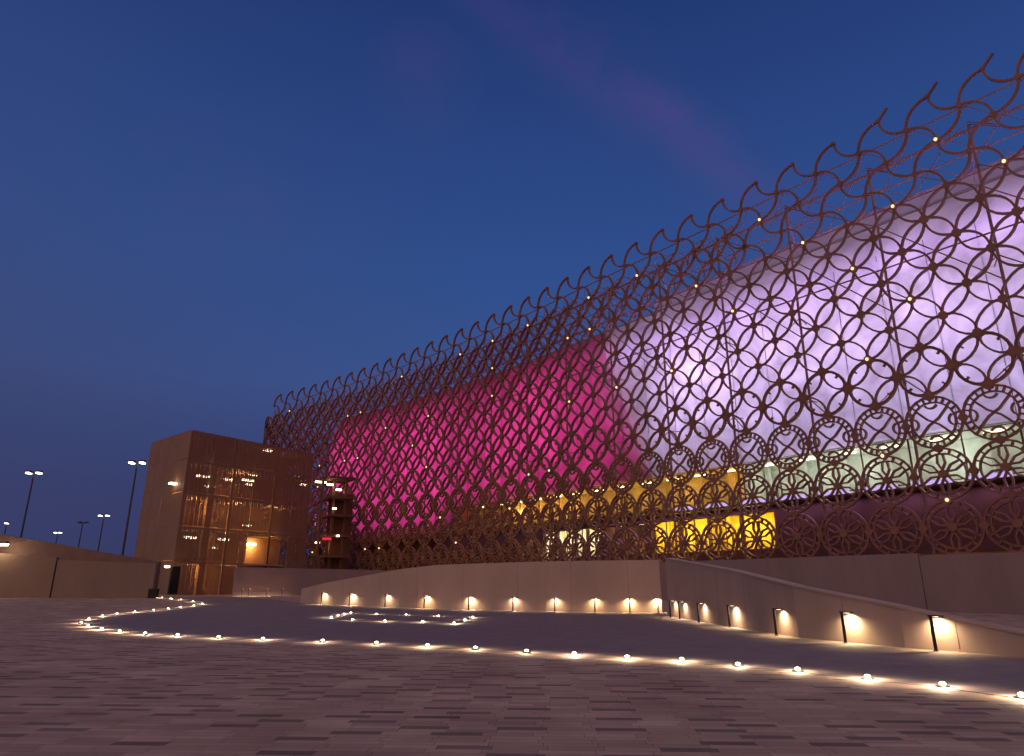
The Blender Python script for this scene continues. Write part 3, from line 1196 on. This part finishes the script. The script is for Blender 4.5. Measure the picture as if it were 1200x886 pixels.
def make_bollard():
    t = thing('bollard_light', 'x', 'bollard light')
    b = MB(); b.lathe([(.09, 0), (.09, .015), (.05, .03), (.045, .05), (.042, .86)], 10); b.build('post', M['dark'], t)
    # flat head reaching back (+Y) over the wall foot, tapering
    b = MB()
    b.hexa([(-.05, -.05, .86), (.05, -.05, .86), (.2, .27, .86), (-.2, .27, .86), (-.045, -.05, .90), (.045, -.05, .90), (.19, .26, .89), (-.19, .26, .89)])
    b.build('head', M['dark'], t)
    b = MB(); b.box((0, .17, .856), (.16, .1, .006)); b.build('lens', M['bollens'], t)
    lamp('lamp_glow', 'SPOT', (0, .2, .845), 210, (1, .70, .38), t, spot_size=R(165), spot_blend=.8, shadow_soft_size=.02)
    return t


def place_bollard(o, p, ang, label, group, sc=1.0):
    o.location = p
    o.rotation_euler = (0, 0, ang)
    o.scale = (sc, sc, sc)
    tag(o, label, 'bollard light', group)


proto = make_bollard()
rightb = [(1097, 762.5), (991, 753.8), (910, 745.8), (855.5, 739.3), (819.5, 734), (797, 730), (786, 726.5)]
wdir = [(pb[i + 1] - pb[i]) for i in range(len(pb) - 1)]


def wall_spot(px, py, line, off=.34):
    """foot of a bollard standing off from a wall, on the bearing px"""
    r = ray(px, py)
    for a, c in zip(line[:-1], line[1:]):
        d = Vector((c.x - a.x, c.y - a.y))
        n = Vector((-d.y, d.x)).normalized()
        if n.y < 0:
            n = -n
        a2 = Vector((a.x, a.y)) - n * off
        den = d.x * r.y - d.y * r.x
        f = (a2.y * r.x - a2.x * r.y) / den
        if -.12 <= f <= 1.0:
            q = a2 + d * f
            return Vector((q.x, q.y, g(q.y))), math.atan2(n.y, n.x) - R(90)
    raise ValueError(px)


for i, (px, py) in enumerate(rightb):
    o = proto if i == 0 else copy_tree(proto)
    p, an = wall_spot(px, py, pb)
    place_bollard(o, p, an, 'slim dark bollard light at the right ramp wall, %s from the right end' % ORD[i], 'bollard lights along the right ramp wall', 1.0)
for i, px in enumerate((771, 738, 697, 650, 601, 549, 497, 451, 409, 376)):
    o = copy_tree(proto)
    p, an = wall_spot(px, 710, pb2)
    place_bollard(o, p, an, 'glowing bollard light at the back wall, %s from its right end' % ORD[i], 'bollard lights along the back wall', 1.0)
for i, px in enumerate((283, 291, 312, 330)):
    o = copy_tree(proto)
    p = up(px, 698, 75.0 + (px - 283) * .04); p.z = g(p.y)
    place_bollard(o, p, R(-20), 'small faint bollard light before the dull terrace wall, %s from the left' % ORD[i], 'bollard lights before the terrace wall', .85)

# ------------------------------------------------------------------ low lights on the paving


def make_ground_light():
    t = thing('ground_light', 'x', 'ground light')
    b = MB(); b.lathe([(.11, .004), (.11, .022), (.07, .03), (.06, .04)], 14); b.build('base', M['dark'], t)
    b = MB(); b.lathe([(.05, .041), (.052, .05), (.044, .066), (.025, .078), (.0, .082)], 12); b.build('lens', M['glowlens'], t, True)
    lamp('lamp_glow', 'SPOT', (0, 0, .1), 70, (1, .72, .42), t, spot_size=R(177), spot_blend=.12, shadow_soft_size=.008)
    return t


proto = make_ground_light()
for i, p in enumerate(ROWP):
    o = proto if i == 0 else copy_tree(proto)
    o.location = p
    side = 'near stretch' if i < 20 else 'far stretch beyond the bend'
    tag(o, 'low glowing light, %s from the right along the long curving row' % ORD[i], 'ground light', 'low lights in the long curving row')

# oblong planting island ringed with the same lights
ISL = [(388, 724), (396, 722.5), (403, 720.5), (411, 718.8), (441, 720.3), (476, 721.3), (514, 722.6), (554, 724), (545, 727), (532, 731), (495, 729.5), (451, 728.5), (413, 727.2)]
isp = [at(*p) for p in ISL]
cen = sum(isp, Vector()) / len(isp)
b = MB()
n = len(isp)
for i in range(n):
    b.v.append((isp[i].x, isp[i].y, g(isp[i].y) - .05))
for i in range(n):
    b.v.append((isp[i].x, isp[i].y, g(isp[i].y) + .035))
b.f.append(tuple(range(n, 2 * n))[::-1])
for i in range(n):
    j = (i + 1) % n
    b.f.append((i, j, n + j, n + i))
isl = b.build('island', M['court'])
tag(isl, kind='structure')
for i, p in enumerate(isp):
    o = copy_tree(proto)
    o.location = (p.x, p.y, p.z)
    tag(o, 'low glowing light on the small paved island, %s clockwise from its left tip' % ORD[i], 'ground light', 'low lights round the small island')

# ------------------------------------------------------------------ light masts beyond the left wall


def mast(px, ptop, Y, w, heads, label, tilt=False):
    top = up(px, ptop, Y)
    t = thing('light_mast', label, 'light mast', (top.x, Y, g(Y)), 'light masts beyond the left wall')
    b = MB(); b.tube([(top.x, Y, g(Y)), (top.x, Y, top.z)], .17, 8, .10); b.build('pole', M['mast'], t)
    b = MB(); b.box((top.x, Y, top.z), (w, .14, .14)); b.build('crossarm', M['mast'], t)
    for k in range(heads):
        x = top.x + (k - (heads - 1) / 2) * w / max(1, heads - 1 or 1) * (.78 if heads > 1 else 0)
        b = MB()
        b.hexa([(x - .33, Y - .5, top.z + .05), (x + .33, Y - .5, top.z + .05), (x + .33, Y + .5, top.z + .1), (x - .33, Y + .5, top.z + .1),
                (x - .3, Y - .45, top.z + .3), (x + .3, Y - .45, top.z + .3), (x + .26, Y + .4, top.z + .32), (x - .26, Y + .4, top.z + .32)])
        h = b.build('lamp_head', M['mast'], t)
        if not tilt:
            b = MB(); b.box((x, Y - .05, top.z - .08), (.5, .8, .2)); o = b.build('lamp_lens', M['cool'], t)
    return t


mast(161, 542, 95, 1.9, 2, 'tall light mast just left of the brown building with twin lit heads')
mast(40, 554, 105, 2.0, 2, 'tall light mast at the far left with twin lit heads')
mast(122, 604, 150, 2.0, 2, 'small distant light mast between the two tall ones')
mast(97, 613, 150, 1.8, 2, 'distant dark light mast with unlit heads', True)
mast(68, 624, 190, 1.6, 2, 'tiny distant light mast just showing over the sloping parapet')
mast(8, 613, 160, 1.6, 1, 'distant light mast at the left edge of the view')
# wall lamp under the parapet
wl = thing('wall_lamp', 'bright lamp fixed at the left edge above the tan boundary wall', 'wall lamp', tuple(up(4, 636, YL - .35)))
b = MB(); p = up(4, 636, YL - .3); b.box(p, (.8, .4, .25)); b.build('housing', M['dark'], wl)
b = MB(); b.box(p + Vector((0, -.1, -.2)), (.9, .5, .15)); b.build('lens', M['lens'], wl)
lamp('lamp_glow', 'POINT', p + Vector((0, -.9, -.6)), 90, (1, .66, .36), wl, shadow_soft_size=.1)
# cabinet at the wall end
cbn = thing('cabinet', 'small dark utility cabinet at the end of the tan boundary wall', 'cabinet', tuple(at(179, 701)))
b = MB(); p = at(179, 701); b.box(p + Vector((0, 0, .4)), (.8, .5, .8)); b.build('body', M['dark'], cbn)
b = MB(); b.box(p + Vector((0, 0, .83)), (.88, .58, .06)); b.build('lid', M['dark'], cbn)
